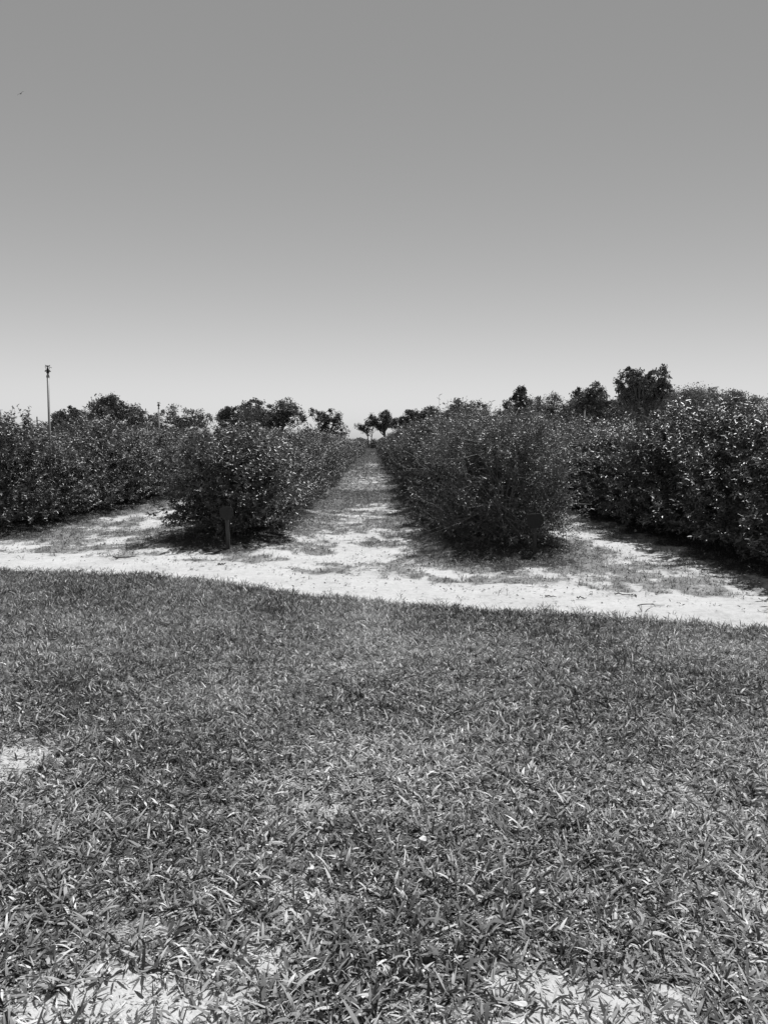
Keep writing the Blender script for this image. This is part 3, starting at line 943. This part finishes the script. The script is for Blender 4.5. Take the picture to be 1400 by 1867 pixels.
# bird in the sky: one continuous body with spread wings
Yb = 45.0
d = Rm @ np.array([38.5 - 700.0, 933.5 - 171, -FPX]); d = d / d[1] * Yb
me = bpy.data.meshes.new('bird')
prof = [(-.16, .004, 0), (-.13, .018, .0), (-.08, .030, .0), (0, .042, 0), (.06, .036, .004), (.10, .024, .012), (.13, .026, .018), (.155, .016, .018), (.18, .004, .014)]
V = []; F = []
S = 10
for y, rr, z in prof:
    for k in range(S):
        a = 2 * math.pi * k / S; V.append((rr * math.cos(a), y, z + rr * .9 * math.sin(a)))
for i in range(len(prof) - 1):
    for k in range(S):
        F.append((i * S + k, i * S + (k + 1) % S, (i + 1) * S + (k + 1) % S, (i + 1) * S + k))
F.append(tuple(range(S))); F.append(tuple(reversed(range((len(prof) - 1) * S, len(prof) * S))))
for s in (-1, 1):
    o_ = len(V)
    st = [(.03, .06, -.06, .01), (.09, .075, -.05, .035), (.16, .07, -.04, .05), (.22, .03, -.05, .045), (.27, -.03, -.06, .035)]
    for wx, yl, yt, z in st:
        V += [(s * wx, yl, z), (s * wx, (yl + yt) / 2, z + .010), (s * wx, yt, z - .002), (s * wx, (yl + yt) / 2, z - .006)]
    for i in range(4):
        for k in range(4):
            F.append((o_ + i * 4 + k, o_ + i * 4 + (k + 1) % 4, o_ + i * 4 + 4 + (k + 1) % 4, o_ + i * 4 + 4 + k))
    F.append((o_ + 16, o_ + 17, o_ + 18, o_ + 19))
o_ = len(V)
V += [(-.014, -.14, .002), (.014, -.14, .002), (.04, -.23, 0), (-.04, -.23, 0), (-.014, -.14, -.004), (.014, -.14, -.004), (.04, -.23, -.004), (-.04, -.23, -.004)]
F += [(o_, o_ + 1, o_ + 2, o_ + 3), (o_ + 4, o_ + 7, o_ + 6, o_ + 5), (o_ + 2, o_ + 6, o_ + 7, o_ + 3), (o_, o_ + 3, o_ + 7, o_ + 4), (o_ + 1, o_ + 5, o_ + 6, o_ + 2)]
me.from_pydata(V, [], F); me.materials.append(M_bird)
for p in me.polygons: p.use_smooth = True
o = link('bird', me, None, (float(d[0]), Yb, CAM_H + float(d[2])))
o.rotation_euler = (math.radians(20), math.radians(-38), math.radians(25)); o.scale = (.8, .8, .8)
tag(o, 'tiny dark bird flying high in the upper left of the sky', 'bird')


# ------------------------------------------------------------------ small countable things on the ground
def pale_leaf(px, py, size, aspect, rz, label, h=.02, tilt=(.1, .1)):
    x, y = ground_at(px, py, h)
    n = 14
    V = [(0, 0, .003)]; F = []
    for k in range(n):
        a = 2 * math.pi * k / n
        rr = 1 + .07 * math.sin(3 * a + px) + .05 * math.sin(5 * a)
        V.append((size * rr * math.cos(a), size * aspect * rr * math.sin(a), .003 * math.sin(2 * a) - .001))
    top = len(V)
    V += [(vx, vy, vz - .0015) for vx, vy, vz in V]
    for k in range(n):
        a, b_ = 1 + k, 1 + (k + 1) % n
        F += [(0, a, b_), (top, top + b_, top + a), (a, top + a, top + b_, b_)]
    me = bpy.data.meshes.new('fallen_leaf'); me.from_pydata(V, [], F); me.materials.append(M_pale)
    o = link('fallen_leaf', me, None, (x, y, float(terrain(np.array([x]), np.array([y]))[0]) + h))
    o.rotation_euler = (tilt[0], tilt[1], rz)
    tag(o, label, 'leaf', 'pale fallen leaves')


pale_leaf(771, 1529, .0155, .8, .3, 'round white leaf in the grass, brightest spot in the middle of the lawn', .05, (.35, .1))
pale_leaf(491, 1557, .014, .5, 2.7, 'pale oval leaf in the grass left of the round white one', .04)
pale_leaf(567, 1587, .016, .6, .9, 'cream curled leaf in the grass just below the pale oval one', .035)
pale_leaf(1302, 1631, .014, .6, .2, 'small pale leaf in the grass near the right edge', .04)
pale_leaf(945, 1832, .026, .38, 2.8, 'long pale leaf on bare sand by the bottom edge', .015)
pale_leaf(964, 1068, .035, .5, .1, 'pale leaf on the sand below the angular sign', .012)
pale_leaf(780, 1013, .035, .5, .1, 'pale leaf beside the shadow left of the twiggy bush', .012)


def twig(px, py, length, rz, label, r0=.006):
    x, y = ground_at(px, py)
    z = float(terrain(np.array([x]), np.array([y]))[0]) + r0 + .002
    g = np.random.default_rng(int(px))
    m = MB(); pts = np.stack([np.linspace(-.5, .5, 7) * length, g.normal(0, .03, 7) * length, np.abs(g.normal(0, .01, 7))], -1)
    m.tube(pts, np.linspace(r0, r0 * .4, 7), 7)
    m.tube([pts[3], pts[3] + np.array([.18, .12, .02]) * length], [r0 * .5, r0 * .25], 6)
    o = m.build('twig', M_bark); o.location = (x, y, z); o.rotation_euler = (0, 0, rz)
    tag(o, label, 'twig', 'dead twigs lying on the sand')


twig(1186, 1108, .26, .05, 'longest dead twig on the sandy track at the right, near the lawn edge')
twig(227, 1020, .30, .1, 'dark twig on the sand at the left, below the weeds', .012)
twig(1004, 1091, .12, -.5, 'short twig on the track below the pale leaf', .008)
twig(1060, 1094, .10, -.3, 'short dark stick on the track right of the crooked one', .008)
twig(1140, 1088, .22, -.5, 'slanting twig below the weed tuft on the track', .007)
twig(405, 1031, .10, .3, 'short dark chip of wood on the sand below the round sign', .014)
twig(1290, 1046, .16, -.1, 'dark twig on the sand beside the right row shadow', .011)
